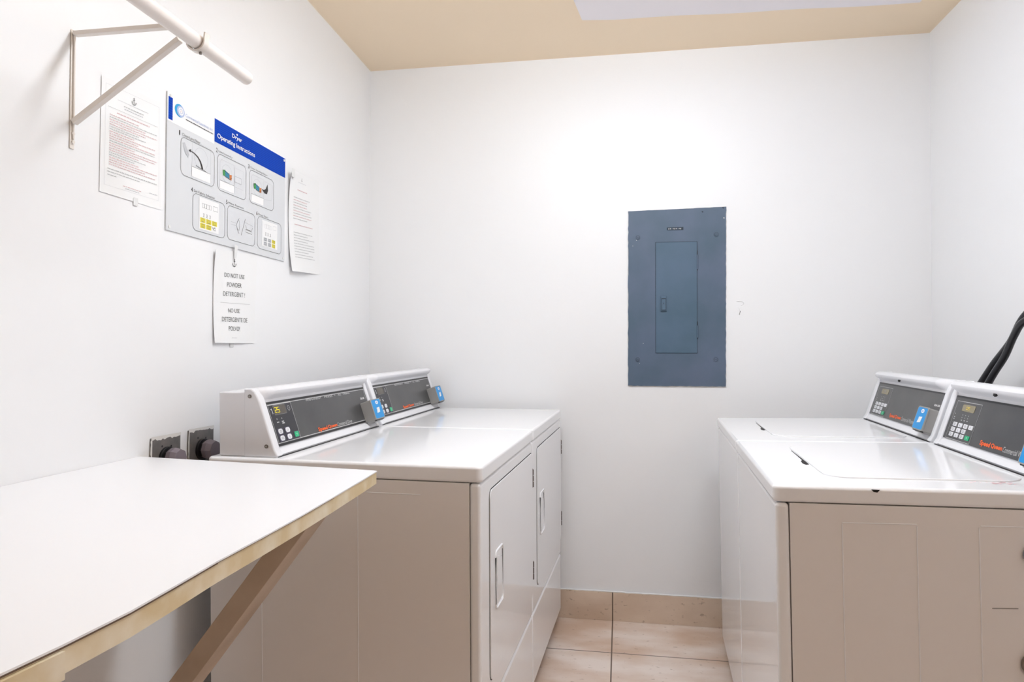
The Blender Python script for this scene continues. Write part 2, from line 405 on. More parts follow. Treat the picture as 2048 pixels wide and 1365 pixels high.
    if not dryer:
        lk = MB(); lk.prism([(-.009, 0), (-.002, .0085), (.006, .010), (.010, .0055), (.007, -.007), (-.001, -.0085)], -.0025, .0025, 'gap', axis='z', X=T(.290, y0+.0375, .925+.166) @ Matrix.Rotation(math.radians(52), 4, 'X'))
        lk.build('lock_hole', con)
    # control panel ------------------------------------------
    P0, PW, PZ0, PZ1 = .0475, W-.0735, .024, .1435
    H = (PZ1-PZ0)*CS
    FM = face_matrix(y0, PZ0, P0)           # x right, y up the face, z out
    fz = lambda z: (z-.925-PZ0)*CS            # measured height -> y on the face
    pn = MB().box(0, PW, 0, H, 0, .002, 'panel', X=FM)
    o = .0023
    gx = lambda x: x-P0
    if dryer:
        pn.rect(0, H-.0055, PW, H-.0015, 'black', FM, o); pn.rect(0, .0015, PW, .0055, 'black', FM, o)
        pn.rect(0.002, H-.0095, PW, H-.0075, 'linew', FM, o); pn.rect(0.002, .0075, PW, .0095, 'linew', FM, o)
        k0, k1, z0, z1 = .004, gx(.165), .0085, H-.010
        pn.rect(PW-.008, .0085, PW-.0065, H-.0085, 'linew', FM, o)
    else:
        pn.rect(0, H-.005, PW, H, 'black', FM, o)
        k0, k1, z0, z1 = gx(.065), gx(.208), fz(.951), fz(1.054)
    pn.rect(k0, z0, k1, z1, 'paneldk' if dryer else 'panel', FM, o+.0001)
    pn.path([(k0, z0), (k1, z0), (k1, z1), (k0, z1)], .0016, 'linew', FM, o+.0003, closed=True)
    # brand lettering
    bx0, bx1 = (.271, .392) if dryer else (.262, .373)
    bz0, bz1 = (.9595, .9715) if dryer else (.9575, .9705)
    pn.text('Speed', gx(bx0), fz(bz0)-.003, gx(bx0)+(bx1-bx0)*.47, fz(bz1), 'orange', FM, o+.0005, bold=.032, res=2)
    pn.text('Queen', gx(bx0)+(bx1-bx0)*.51, fz(bz0), gx(bx1), fz(bz1), 'orange', FM, o+.0005, bold=.032, res=2)
    pn.text('Commercial Dryer' if dryer else 'Commercial Washer', gx(bx1)+.004, fz(bz0)-(.003 if dryer else 0), gx(.500 if dryer else .487), fz(bz1), 'linew', FM, o+.0005)
    if dryer:
        pn.text('PERMANENT', gx(.252), fz(1.0532), gx(.346), fz(1.0590), 'linew', FM, o+.0005)
        pn.text('PRESS', gx(.366), fz(1.053), gx(.418), fz(1.0590), 'linew', FM, o+.0005)
        pn.text('*', gx(.434), fz(1.0545), gx(.439), fz(1.059), 'white', FM, o+.0005)
        pn.text('ALL', gx(.457), fz(1.053), gx(.480), fz(1.0590), 'linew', FM, o+.0005)
        pn.text('FABRIC', gx(.494), fz(1.053), gx(.545), fz(1.0590), 'linew', FM, o+.0005)
        pn.text('SCAN CARD', gx(.610), fz(1.0265), gx(.641), fz(1.0335), 'white', FM, o+.0005, bold=.04)
        # indicator marks
        for x in (.074, .098):
            pn.rect(gx(x), fz(1.0185), gx(x)+.003, fz(1.0215), 'linew', FM, o+.0005)
            pn.rect(gx(x)-.003, fz(1.010), gx(x)+.008, fz(1.0125), 'linew', FM, o+.0005)
        pn.rect(gx(.095), fz(1.005), gx(.107), fz(1.008), 'linew', FM, o+.0005)
        pn.path(circ(gx(.1485), fz(1.0435), .006, 14, .007), .001, 'linew', FM, o+.0005, closed=True)
        pn.line((gx(.1465), fz(1.0435)), (gx(.1505), fz(1.0435)), .001, 'linew', FM, o+.0005)
        pn.poly([(gx(.058), fz(1.048)), (gx(.065), fz(1.050)), (gx(.067), fz(1.036)), (gx(.063), fz(1.034)), (gx(.0635), fz(1.044))], 'linew', FM, o+.0005)
    else:
        pn.text('SCAN CARD', gx(.594), fz(1.026), gx(.636), fz(1.032), 'white', FM, o+.0005, bold=.04)
        for i in range(3):
            for j, zz in enumerate((1.018, 1.011, 1.004)):
                pn.rect(gx(.120+.017*i), fz(zz), gx(.120+.017*i)+(.003 if j < 2 else .007), fz(zz)+.0025, 'linew', FM, o+.0005)
        for zz, ww in ((1.018, .003), (1.009, .006), (1.004, .006)): pn.rect(gx(.074), fz(zz), gx(.074)+ww, fz(zz)+.0025, 'linew', FM, o+.0005)
        for zz in (.995, .988, .981, .974, .967): pn.rect(gx(.072), fz(zz), gx(.072)+.009, fz(zz)+.0018, 'pgrey', FM, o+.0005)
    pn = pn.build('control_panel', root, smooth=False)
    # display
    if dryer: d0, d1, e0, e1 = gx(.0715), gx(.132), fz(1.031), fz(1.0565)
    else: d0, d1, e0, e1 = gx(.106), gx(.178), fz(1.029), fz(1.0475)
    dm = 'lcd' if dryer else 'lcd2'
    ds = MB().prism(rrect(d0, e0, d1, e1, .003), .002, .0032, dm, axis='z', X=FM)
    if dryer: ds.path(rrect(d0, e0, d1, e1, .003), .0014, 'pgrey', FM, .0035, closed=True)
    if display:
        tx0, tx1 = (d0+.0055, d0+.027) if dryer else (d0+.024, d0+.044)
        sevenseg(ds, display, tx0, e0+.0062, tx1, e1-.0062, 'digit' if dryer and lit else ('digit2' if lit else 'pgrey'), FM, .0037)
    ds.build('display', pn)
    # keys
    def key(x, z, wd, ht, m, nm, rnd, glyph):
        cx, cy = gx(x), fz(z)
        kb = MB()
        if dryer: kb.prism(rrect(cx-wd*.62, cy-ht*.62, cx+wd*.62, cy+ht*.62, .002), .002, .003, 'keybez', axis='z', X=FM)
        kb.prism(rrect(cx-wd/2, cy-ht/2, cx+wd/2, cy+ht/2, rnd), .002, .0042, m, axis='z', bev=.0005, seg=2, X=FM)
        if glyph == 'box':
            kb.path(rrect(cx-wd*.2, cy-ht*.2, cx+wd*.2, cy+ht*.2, .0006, 2), .0009, 'pgrey', FM, .0045, closed=True)
            kb.line((cx-wd*.08, cy), (cx+wd*.08, cy), .0009, 'pgrey', FM, .0045)
        elif glyph == 'tri': kb.path([(cx-wd*.15, cy-ht*.2), (cx+wd*.2, cy), (cx-wd*.15, cy+ht*.2)], .0009, 'pgrey', FM, .0045, closed=True)
        elif glyph == 'L': kb.line((cx-wd*.1, cy-ht*.2), (cx-wd*.1, cy+ht*.2), .001, 'pgrey', FM, .0045); kb.line((cx-wd*.1, cy-ht*.2), (cx+wd*.2, cy-ht*.2), .001, 'pgrey', FM, .0045)
        elif glyph == 'start': kb.line((cx-wd*.12, cy+ht*.1), (cx+wd*.12, cy+ht*.1), .001, 'white', FM, .0045); kb.line((cx, cy-ht*.15), (cx, cy+ht*.1), .001, 'white', FM, .0045)
        kb.build(nm, pn)
    if dryer:
        for x, z, gl in ((.074, .9865, 'box'), (.110, .9865, 'tri'), (.074, .968, 'box'), (.110, .968, 'L')): key(x, z, .021, .0145, 'key', 'selector_button', .0065, gl)
        key(.148, .9695, .021, .0155, 'green', 'start_button', .003, 'start')
    else:
        rows = ((.9915, (.097, .129, .160, .191)), (.9775, (.095, .127, .158)), (.9635, (.093, .125, .157)))
        for z, xs in rows:
            for i, x in enumerate(xs): key(x, z, .0225, .0118, 'key', 'selector_button', .002, ('box', 'L', 'box', 'tri')[i])
        key(.189, .9637, .024, .0125, 'green', 'start_button', .002, 'start')
    # card reader --------------------------------------------
    r0, r1, rz0, rz1, dd = reader_x, reader_x+.078, -.003*CS, fz(1.0145), reader_d
    rd = MB().prism(rrect(r0-P0, rz0, r1-P0, rz1, .005), .0018, dd, 'greymetal', axis='z', bev=.0015, seg=2, X=FM)
    rd.box(r0-P0+.006, r1-P0-.004, rz0-.006, rz0+.001, .004, dd-.006, 'silver', X=FM)
    rd = rd.build('card_reader', root)
    lb = MB().prism(rrect(r0-P0-.001, rz0-.0005, r1-P0+.001, rz1+.001, .007), dd-.001, dd+.0035, 'greymetal', axis='z', bev=.001, seg=2, X=FM)
    lb.poly(rrect(r0-P0+.003, rz0+.003, r1-P0-.003, rz1-.0025, .006), 'blue', FM, dd+.0038)
    cx, cy = (r0+r1)/2-P0, (rz0+rz1)/2
    lb.poly([(cx-.014, cy-.015), (cx+.010, cy-.012), (cx+.015, cy+.006), (cx-.009, cy+.004)], 'white', FM, dd+.0041)
    lb.poly(circ(cx+.004, rz1-.013, .012, 16, .0065), 'white', FM, dd+.0041)
    lb.rect(cx-.002, rz1-.0155, cx+.010, rz1-.0105, 'lilac', FM, dd+.0043)
    for k in range(3): lb.line((cx-.026+.006*k, cy+.002-.006*k), (cx-.016+.006*k, cy+.014-.006*k), .0012, 'cyan', FM, dd+.0041)
    lb.box(r0-P0+.01, r1-P0-.008, rz0-.0035, rz0+.0015, dd-.006, dd+.003, 'black', bev=.001, X=FM)
    lb.build('card_slot_face', rd)
    return root

def place(N, rz, ry, rx):
    return T(*N) @ Matrix.Rotation(rz, 4, 'Z') @ Matrix.Rotation(ry, 4, 'Y') @ Matrix.Rotation(rx, 4, 'X')
ad = math.radians(3.0219); WD = .691
dn = Vector((-.3357, 1.6177)); ud = Vector((math.sin(ad), math.cos(ad)))
dry1 = thing('clothes_dryer', 'white coin-laundry dryer beside the counter end, display reading 25', 'dryer', place((*dn, 0), PI/2-ad, -.0182, -.0036))
machine('dryer', dry1, WD-.0045, .0415, .570, '25', True, .596, .040)
d2 = dn+ud*WD
dry2 = thing('clothes_dryer', 'white coin-laundry dryer against the back wall, display unlit', 'dryer', place((*d2, .0127), PI/2-ad, -.0182, -.0036))
machine('dryer', dry2, WD-.0045, .0415, .570, '', False, .596, .040)
aw = math.radians(3.0023); uw = Vector((math.sin(aw), math.cos(aw))); wn = Vector((.3416, 1.4993))
w1 = wn+uw*.6702; w2 = wn+uw*1.3425
was1 = thing('washing_machine', 'white top-loading washer nearest the camera with pink stain on its lid corner', 'washer', place((*w1, .008), -PI/2-aw, .012, .018))
machine('washer', was1, .669, .0364, .550, '05', True, .520, .032, D=.72)
was2 = thing('washing_machine', 'white top-loading washer at the back wall, its blue card reader fully in view', 'washer', place((*w2, .016), -PI/2-aw, .012, .018))
machine('washer', was2, .669, .0364, .550, '05', False, .570, .030, D=.72)
# marks of wear on the near washer
MB().prism([(-.007, 0), (.009, -.0005), (.004, -.006), (-.003, -.005)], -.0011, .0011, 'gap', axis='y', X=T(.6692, .195, .921) @ Matrix.Rotation(PI/2, 4, 'Z')).build('paint_chip', was1)
st = MB(); XT = T(0, 0, .9252)
for k in range(26):
    x = .60+random.uniform(-.022, .022); y = .455+random.uniform(-.05, .035)
    st.poly([(x+random.uniform(-.006, .006), y+random.uniform(-.01, .01)) for _ in range(3)], 'pink', XT, .0004)
st.build('marker_stain', was1, smooth=False)
for zc, m_, r_ in ((.800, 'discblue', .0185), (.583, 'discbrown', .026)):  # plain discs standing in for two unidentified round shapes
    MB().cyl((.6688, .478, zc), (.676, .478, zc), r_, m_, n=24, bev=.002).build('side_disc', was1)
MB().line((.404, .690), (.450, .6925), .0011, 'seam', Matrix(((0, 0, 1, .6692), (1, 0, 0, 0), (0, 1, 0, 0), (0, 0, 0, 1))), .0006).build('scratch', was1, smooth=False)

# ------------------------------------------------------------------ folding counter on the left
ct = thing('wall_counter', 'white laminate counter on the left wall with worn tan edge and timber brace', 'counter', T(0, 0, 0))
zt, th = .9413, .028
front = [(-.534, 1.412), (-.526, 1.30), (-.517, 1.15), (-.509, 1.005), (-.505, .88), (-.503, .774), (-.497, .68), (-.4935, .611), (-.497, .53), (-.509, .40), (-.515, .1), (-.52, -.7)]
outl = [(XL+.001, -.7), (XL+.001, 1.5015), (-.542, 1.4185)] + front
MB().prism(outl, zt-.0022, zt, 'laminate', axis='z').build('laminate_top', ct)
sh = lambda p, d: (p[0]-d, p[1])
core = [(XL+.001, -.7), (XL+.001, 1.500), (-.5435, 1.417)] + [sh(p, .0012) for p in front]
cb = MB().prism(core, zt-th, zt-.0022, 'raw', axis='z')
dk = [sh(p, .0008) for p in front]
for i in range(len(dk)-1):
    (xa, ya), (xb, yb) = dk[i], dk[i+1]
    if ya < 1.2: cb.box(-.0004, .0009, 0, math.hypot(xa-xb, ya-yb), zt-.0022-(.0018 if yb < .7 else .0008), zt-.0022, 'edge_dark', X=T(xb, yb, 0) @ Matrix.Rotation(math.atan2(xb-xa, ya-yb), 4, 'Z'))
# separate nosing strip with a step where it ends
nos = [p for p in front if p[1] <= .60]
ns = [(p[0]+.0035, p[1]) for p in nos]+[(p[0]-.001, p[1]) for p in nos[::-1]]
cb.prism(ns, zt-th-.003, zt-.0055, 'raw', axis='z')
cb.build('counter_core', ct)
# diagonal 2x4 brace
d = Vector((-.901+.6355, .5005-.849)).normalized(); nrm = Vector((d.y, -d.x)) if Vector((d.y, -d.x)).y > 0 else Vector((-d.y, d.x))
def at_z(p, z): t = (z-p.y)/d.y; return Vector((p.x+d.x*t, z))
def at_x(p, x): t = (x-p.x)/d.x; return Vector((x, p.y+d.y*t))
pb = Vector((-.6355, .849)); pa = pb+nrm*.042
br = [at_z(pb, zt-th), at_z(pa, zt-th), at_x(pa, XL+.019), at_x(pb, XL+.001)]
MB().prism([tuple(p) for p in br], 1.300, 1.389, 'wood', axis='y', bev=.0015).build('brace', ct)
MB().box(XL+.0005, XL+.019, .2, 1.25, zt-th-.07, zt-th-.0005, 'wood', bev=.001).build('wall_cleat', ct)

# ------------------------------------------------------------------ closet rod and its bracket
def rodpt(y): return Vector((-.90, y, 1.8735))
rod = MB().cyl(rodpt(-.6), rodpt(1.487), .0158, 'rod', n=32, bev=.004).build('hanging_rod', None)
rod['label'] = 'thick white hanging rod running along the left wall above the notices'; rod['category'] = 'rod'
bk = thing('rod_bracket', 'cream metal triangular bracket holding the hanging rod on the left wall', 'bracket', T(XL, 1.28, 1.68))
def bar(p, q, wy, tz, name, parent=bk):
    p, q = Vector(p), Vector(q); dv = q-p; a = math.atan2(dv.z, dv.x)
    X = T(*p) @ Matrix.Rotation(-a, 4, 'Y')
    return MB().box(0, dv.length, -wy/2, wy/2, -tz/2, tz/2, 'bracket', bev=.0018, seg=2, X=X).build(name, parent)
MB().box(.0005, .003, -.0065, .0065, -.028, .236, 'bracket', bev=.0015, seg=2).build('wall_strip', bk)
MB().box(.003, .0075, -.002, .002, -.008, .228, 'bracket', bev=.0015, seg=2).build('wall_web', bk)
for zz in (-.013, .006):
    MB().cyl((.0035, 0, zz), (.0065, 0, zz), .0038, 'bracket', n=14).build('screw', bk)
bar((.006, 0, .227), (.272, 0, .226), .014, .010, 'shelf_arm')
bar((.006, 0, .030), (.262, .0, .196), .014, .0115, 'diagonal_arm')
# cradle hook
rc = rodpt(1.282)-Vector((XL, 1.28, 1.68)); pts = []
for k in range(15):
    a = math.radians(172+k*14); pts.append((rc.x+.0205*math.cos(a), rc.y+.012, rc.z+.0205*math.sin(a)))
pts.append((pts[-1][0]+.002, pts[-1][1], pts[-1][2]+.014))
hk = MB(); outer, inner = [], []
for k in range(len(pts)):
    a_, b_ = Vector(pts[max(k-1, 0)]), Vector(pts[min(k+1, len(pts)-1)]); t_ = b_-a_; n_ = Vector((t_.z, 0, -t_.x)).normalized()*.0018
    p_ = Vector(pts[k]); outer.append((p_.x+n_.x, p_.z+n_.z)); inner.append((p_.x-n_.x, p_.z-n_.z))
hk.prism(outer+inner[::-1], .004, .020, 'bracket', axis='y')
hk.build('rod_cradle', bk)
MB().cyl((rc.x+.006, .014, rc.z-.026), (rc.x+.006, .014, rc.z-.0205), .003, 'screw', n=10).build('set_screw', bk)

# ------------------------------------------------------------------ notices on the left wall
# frame: x along the wall (+y), y up, z out of the wall
def wallM(y, z, off=0.0): return Matrix(((0, 0, 1, XL+off), (1, 0, 0, y), (0, 1, 0, z), (0, 0, 0, 1)))
def anchor(mb, cx, cy, h, X, m='pdark', off=.0006):
    w_ = h*.07
    mb.line((cx, cy-h*.42), (cx, cy+h*.32), w_, m, X, off); mb.line((cx-h*.17, cy+h*.2), (cx+h*.17, cy+h*.2), w_, m, X, off)
    mb.path(circ(cx, cy+h*.4, h*.09, 10), w_*.7, m, X, off, closed=True)
    mb.path([(cx+h*.36*math.sin(a), cy-h*.06-h*.36*math.cos(a)) for a in [math.radians(-75+15*k) for k in range(11)]], w_, m, X, off)
    mb.poly([(cx-h*.43, cy-h*.18), (cx-h*.25, cy-h*.16), (cx-h*.36, cy+h*.02)], m, X, off); mb.poly([(cx+h*.43, cy-h*.18), (cx+h*.36, cy+h*.02), (cx+h*.25, cy-h*.16)], m, X, off)

# -- the big dryer instruction poster
root = thing('instruction_poster', 'large grey dryer instructions poster with blue banner on the left wall', 'poster', wallM(1.586, 1.531, .003))
I = Matrix.Identity(4); mm = .001
ps = MB().box(0, .629, -.001, .3695, -.002, .0012, 'poster')
def R(x0, y0, x1, y1, m, off=.0016): ps.rect(x0*mm, y0*mm, x1*mm, y1*mm, m, I, off)
def TX(s, x0, y0, x1, y1, m='pdark', off=.0022, bold=0.0): ps.text(s, x0*mm, y0*mm, x1*mm, y1*mm, m, I, off, bold)
def PA(pts, wd, m, off=.0021, closed=False): ps.path([(a*mm, b_*mm) for a, b_ in pts], wd*mm, m, I, off, closed)
def PO(pts, m, off=.0020): ps.poly([(a*mm, b_*mm) for a, b_ in pts], m, I, off)
ps.rect(0, .292, .207, .3695, 'paper', I, .0014)
R(4, 297, 21, 358, 'pblue')
for k in range(9): R(4, 300+k*6.6, 21, 300.9+k*6.6, 'pblue2', .0019)
R(208, 300, 629, 369.5, 'pblue')
for k in range(11): R(208, 303+k*6.1, 629, 304+k*6.1, 'pblue2', .0019)
# round logo: cyan crescent around a pale disc
PO(circ(49, 334, 20, 28, 17.5), 'cyan', .0018); PO(circ(54, 333.5, 16, 24, 15), 'lilac', .0020); PO(circ(55, 334, 11, 20, 11), 'paper', .0022)
PA(circ(55, 334, 6.5, 12), 1.4, 'lilac', .0024, True); PA([(51, 330), (55, 337), (59, 330)], 1.2, 'lred', .0025)
TX('Commercial Laundries, Inc.', 74, 325, 200, 335, 'lilac')
ps.dashes(.076, .200, .3180, .0026, 'pdark', I, .0022, gap=.0014, wmin=.002, wmax=.006)
PO(circ(324, 357, 4, 12, 3), 'white', .0023)
TX('Dryer', 297, 337, 352, 353.5, 'white', bold=.018)
TX('Operating Instructions', 221, 311, 428, 330, 'white', bold=.018)
boxes = {1: (56, 162, 208, 267, 'Clean Lint Filter', 140), 2: (224, 161, 377, 270, 'Load Laundry', 300), 3: (397, 162, 549, 269, 'Close Loading Door', 508),
         4: (110, 19, 264, 124, 'Set Fabric Selector', 212), 5: (277, 21, 432, 126, 'Make Payment', 366), 6: (448, 20, 604, 127, 'Press Start', 514)}
for k, (x0, y0, x1, y1, lab, xe) in boxes.items():
    PO(rrect(x0, y0, x1, y1, 15, 6), 'plight', .0017) if False else None
    PA(rrect(x0, y0, x1, y1, 17, 6), 1.3, 'pgrey', .0021, True)
    TX(str(k), x0-8, y1+1, x0-(1 if k > 1 else 4), y1+14, 'pdark')
    TX(lab, x0+4, y1+3, xe, y1+10.5, 'pgrey')
def drum(x0, y0, s):   # outline of a dryer body with door ring
    PA([(x0, y0), (x0, y0+80*s), (x0+8, y0+88*s), (x0+75*s, y0+88*s), (x0+75*s, y0)], .8, 'plight'); PA(circ(x0+36*s, y0+52*s, 27*s, 20), .8, 'plight', .0021, True)
    R(x0+.5, y0, x0+75*s, y0+24*s, 'paper', .0018); PA([(x0, y0+24*s), (x0+75*s, y0+24*s)], .9, 'pgrey')
drum(104, 169, 1.15); drum(236, 168, 1.0); drum(409, 168, 1.0)
PA([(313, 170), (313, 250), (360, 250), (360, 190), (313, 190)], .7, 'plight'); R(314, 205, 352, 225, 'plight', .0018); R(316, 207, 350, 223, 'poster', .0019)
PA([(487, 190), (535, 196), (540, 250), (490, 252)], .7, 'plight')
PO([(62, 250), (72, 254), (92, 226), (88, 216), (74, 226)], 'plight')
arc = [(155-.0*k, 204) for k in range(1)]
pts = [(98, 238), (115, 236), (130, 230), (142, 220), (149, 207), (151, 200)]
wds = [2, 2.5, 3.5, 5, 6.5, 7.5]
up = []; dn_ = []
for k in range(len(pts)):
    a = Vector(pts[max(k-1, 0)]); b_ = Vector(pts[min(k+1, 5)]); dd_ = (b_-a).normalized(); nn = Vector((-dd_.y, dd_.x))*wds[k]/2
    up.append(tuple(Vector(pts[k])+nn)); dn_.append(tuple(Vector(pts[k])-nn))
for k in range(5): PO([dn_[k], dn_[k+1], up[k+1], up[k]], 'pdark', .0023)
PO([(89, 238), (99, 243), (98, 234)], 'pdark', .0023)
PA([(122, 204), (168, 198)], 1.6, 'pgrey')
for ox, oy in ((0, 0), (172, 2)):
    PO([(250+ox, 226+oy), (263+ox, 230+oy), (268+ox, 212+oy), (252+ox, 210+oy)], 'clg', .0023)
    PO([(262+ox, 228+oy), (284+ox, 222+oy), (285+ox, 208+oy), (264+ox, 210+oy)], 'clb', .0024)
    PO([(284+ox, 220+oy), (297+ox, 222+oy), (296+ox, 205+oy), (286+ox, 206+oy)], 'clo', .0024)
    PA([(250+ox, 227+oy), (270+ox, 224+oy), (286+ox, 222+oy)], 1.4, 'pdark', .0025); PA([(264+ox, 209+oy), (284+ox, 206+oy), (297+ox, 212+oy)], 1.2, 'pdark', .0025)
PO([(472, 222), (486, 222), (498, 228), (508, 246), (512, 226), (505, 212), (490, 212)], 'pdark', .0023)
R(139, 27, 233, 119, 'paper', .0018)
for k in range(4): PA([(152+k*11, 91), (152+k*11, 103), (162+k*11, 103), (162+k*11, 91)], .8, 'pgrey', closed=True)
PA([(205, 92), (205, 105), (227, 105), (227, 92)], .9, 'pgrey', closed=True)
for k in range(3):
    x = 160+k*15; PA([(x, 67), (x-3, 74), (x+3, 74), (x, 67)], 1, 'pdark'); PA([(x-4, 65), (x+4, 65)], 1, 'pdark')
for k in range(3):
    R(144+k*28, 47, 168+k*28, 61, 'yellow', .0020); R(144+k*28, 31, 168+k*28, 45, 'yellow' if k < 2 else 'paper', .0020)
    for yy in (34, 50):
        PA([(151+k*28, yy), (161+k*28, yy), (161+k*28, yy+8), (151+k*28, yy+8)], 1.4, 'pgrey', .0023, True)
PA([(198, 44), (206, 36), (214, 44)], 1.4, 'pdark', .0024)
PA([(352, 45), (375, 101)], 1.4, 'pgrey')
PA([(340, 96), (330, 82), (325, 73), (330, 62), (340, 48)], 1.3, 'pgrey'); PA([(330, 84), (340, 90), (343, 74), (340, 58), (331, 62)], 1.2, 'pgrey')
for yy in (70, 78): PA([(296, yy), (322, yy)], .9, 'plight')
PA([(377, 60), (414, 58), (414, 66), (377, 68)], 1.2, 'pgrey', closed=True); PA([(377, 82), (382, 70), (410, 68), (418, 80)], 1.2, 'pgrey'); PA([(374, 90), (420, 86)], 1.0, 'plight')
R(477, 32, 577, 120, 'paper', .0018)
for k in range(4): PA([(494+k*11, 95), (494+k*11, 108), (504+k*11, 108), (504+k*11, 95)], .7, 'plight', closed=True)
PA([(547, 98), (547, 111), (569, 111), (569, 98)], .8, 'plight', closed=True)
for k in range(3):
    x = 500+k*15; PA([(x, 73), (x-3, 80), (x+3, 80), (x, 73)], 1, 'pdark'); PA([(x-4, 71), (x+4, 71)], 1, 'pdark')
    R(487+k*27, 50, 509+k*27, 62, 'yellow' if k == 2 else 'plight', .0020); R(487+k*27, 35, 509+k*27, 48, 'yellow' if k == 2 else 'plight', .0020)
    for yy in (38, 53): PA([(493+k*27, yy), (503+k*27, yy), (503+k*27, yy+7), (493+k*27, yy+7)], 1.3, 'pgrey', .0023, True)
ps.build('poster_sheet', root, smooth=False)
for (x, y) in ((.012, .009), (.618, .009), (.012, .361), (.620, .361)):
    MB().cyl((x, y, .0008), (x, y, .0035), .0042, 'tape', n=14).build('mounting_tack', root)

def curled(root, q, mb_extra=None, lift=.004, name='paper_sheet', nx=10, ny=12, curl=0.0, sheet='paper'):
    """q: TL,TR,BR,BL in local (x,y). returns mapping (u,v in 0..1)->local point, builds sheet"""
    def P(u, v, o=0.0):
        a = Vector(q[3]).lerp(Vector(q[2]), u); b_ = Vector(q[0]).lerp(Vector(q[1]), u); p = a.lerp(b_, v)
        z = .0006+lift*(.5+.5*math.sin(u*5.1+v*2.0))*(.35+.65*abs(2*v-1))+curl*(abs(2*v-1)**3)*(1-u)+o
        return Vector((p.x, p.y, z))
    mb = MB(); i = mb.mi(sheet); gr = [[mb.bm.verts.new(P(a/nx, b_/ny)) for b_ in range(ny+1)] for a in range(nx+1)]
    for a in range(nx):
        for b_ in range(ny): mb.bm.faces.new([gr[a][b_], gr[a+1][b_], gr[a+1][b_+1], gr[a][b_+1]]).material_index = i
    bmesh.ops.recalc_face_normals(mb.bm, faces=mb.bm.faces[:])
    if mb.bm.faces[0].normal.z < 0: bmesh.ops.reverse_faces(mb.bm, faces=mb.bm.faces[:])
    return mb, P
def warp_prints(mb, P, W, H, fn, off=.0007):
    """fn draws flat prints in W x H units into a scratch MB, then each vertex is laid on the sheet"""
    t = MB(); fn(t, Matrix.Identity(4))
    mp = {}
    for v in t.bm.verts: mp[v] = mb.bm.verts.new(P(v.co.x/W, v.co.y/H, off+v.co.z*.3))
    for f in t.bm.faces:
        try: nf = mb.bm.faces.new([mp[v] for v in f.verts]); nf.material_index = mb.mi(t.mats[f.material_index])
        except ValueError: pass
    t.bm.free()

# -- left notice (rules sheet)
root = thing('paper_notice', 'pale printed rules sheet with small red lines behind the rod bracket', 'notice', wallM(1.359, 1.575, .0005))
mb, P = curled(root, [(.003, .275), (.2075, .285), (.2115, .003), (.001, .003)], lift=.0010)
def draw(t, X):
    A = lambda x0, x1, y, h, m: t.dashes(x0, x1, y, h, m, X)
    t.path([(.013, .020), (.200, .022), (.200, .266), (.013, .266)], .0006, 'plight', X, closed=True)
    anchor(t, .108, .251, .020, X, 'pgrey')
    t.line((.052, .238), (.160, .238), .0008, 'plight', X); t.line((.021, .213), (.195, .213), .0008, 'lgrey', X)
    A(.073, .142, .227, .0025, 'lgrey'); A(.075, .140, .221, .002, 'plight'); A(.050, .165, .2035, .0024, 'lred')
    y = .194
    for k in range(22):
        A(.027, random.choice((.110, .125, .150, .185, .192)), y, .0020, random.choice(('lred', 'lred', 'lgrey'))); y -= .0058
    A(.022, .192, .061, .0022, 'lgrey'); A(.022, .130, .054, .002, 'lgrey'); A(.022, .052, .046, .0024, 'lgrey')
    A(.073, .135, .030, .0016, 'lred'); A(.080, .128, .025, .0016, 'plight'); A(.165, .195, .034, .0016, 'plight')
warp_prints(mb, P, .21, .28, draw); mb.build('paper_sheet', root)
for (x, y) in ((.117, .004),): MB().rect(x-.008, y-.010, x+.008, y+.010, 'tape', I, .0022).build('tape', root)

# -- right notice
root = thing('paper_notice', 'curling printed notice taped at the right edge of the instruction poster', 'notice', wallM(2.245, 1.490, .0005))
mb, P = curled(root, [(-.008, .379), (.236, .395), (.262, .026), (.006, .010)], lift=.007, curl=.012)
def draw(t, X):
    A = lambda x0, x1, y, h, m: t.dashes(x0, x1, y, h, m, X, gap=.0025)
    anchor(t, .100, .348, .014, X, 'pgrey'); A(.070, .140, .335, .0015, 'plight'); A(.065, .150, .305, .0035, 'lred')
    for k in range(9): A(.035, random.choice((.150, .175, .185)), .275-k*.0098, .0028, 'lred' if k % 2 else 'lgrey')
    A(.044, .195, .175, .0032, 'lred')
    for k in range(10): A(.035, random.choice((.150, .190, .205)), .145-k*.0102, .0028, 'lgrey')
warp_prints(mb, P, .25, .37, draw); mb.build('paper_sheet', root)
MB().rect(-.013, .352, .012, .382, 'tape', I, .021).build('tape', root)

# -- lower notice
root = thing('paper_notice', 'white sheet reading DO NOT USE POWDER DETERGENT hung below the poster', 'notice', wallM(1.799, 1.234, .0005))
mb, P = curled(root, [(-.001, .278), (.236, .292), (.228, -.001), (.0, -.002)], lift=.004, curl=.006)
def draw(t, X):
    anchor(t, .105, .249, .026, X, 'pdark')
    for s, x0, x1, y0, y1 in (('DO NOT USE', .053, .164, .203, .2165), ('POWDER', .069, .149, .174, .188), ('DETERGENT !', .049, .169, .145, .159),
                              ('NO USE', .075, .141, .0945, .1075), ('DETERGENTE DE', .041, .186, .066, .080), ('POLVO!', .076, .141, .038, .052)):
        t.text(s, x0, y0, x1, y1, 'pgrey', X, .0006)
    t.line((.034, .124), (.198, .124), .0009, 'lgrey', X)
    t.dashes(.091, .122, .0155, .0012, 'lgrey', X)
warp_prints(mb, P, .232, .285, draw); mb.build('paper_sheet', root)
tp_ = MB(); tp_.poly([(.093, .262), (.104, .262), (.113, .303), (.095, .305)], 'tape', I, .0105); tp_.build('tape', root)
MB().rect(.089, -.014, .110, .004, 'tape', I, .0014).build('tape', root)

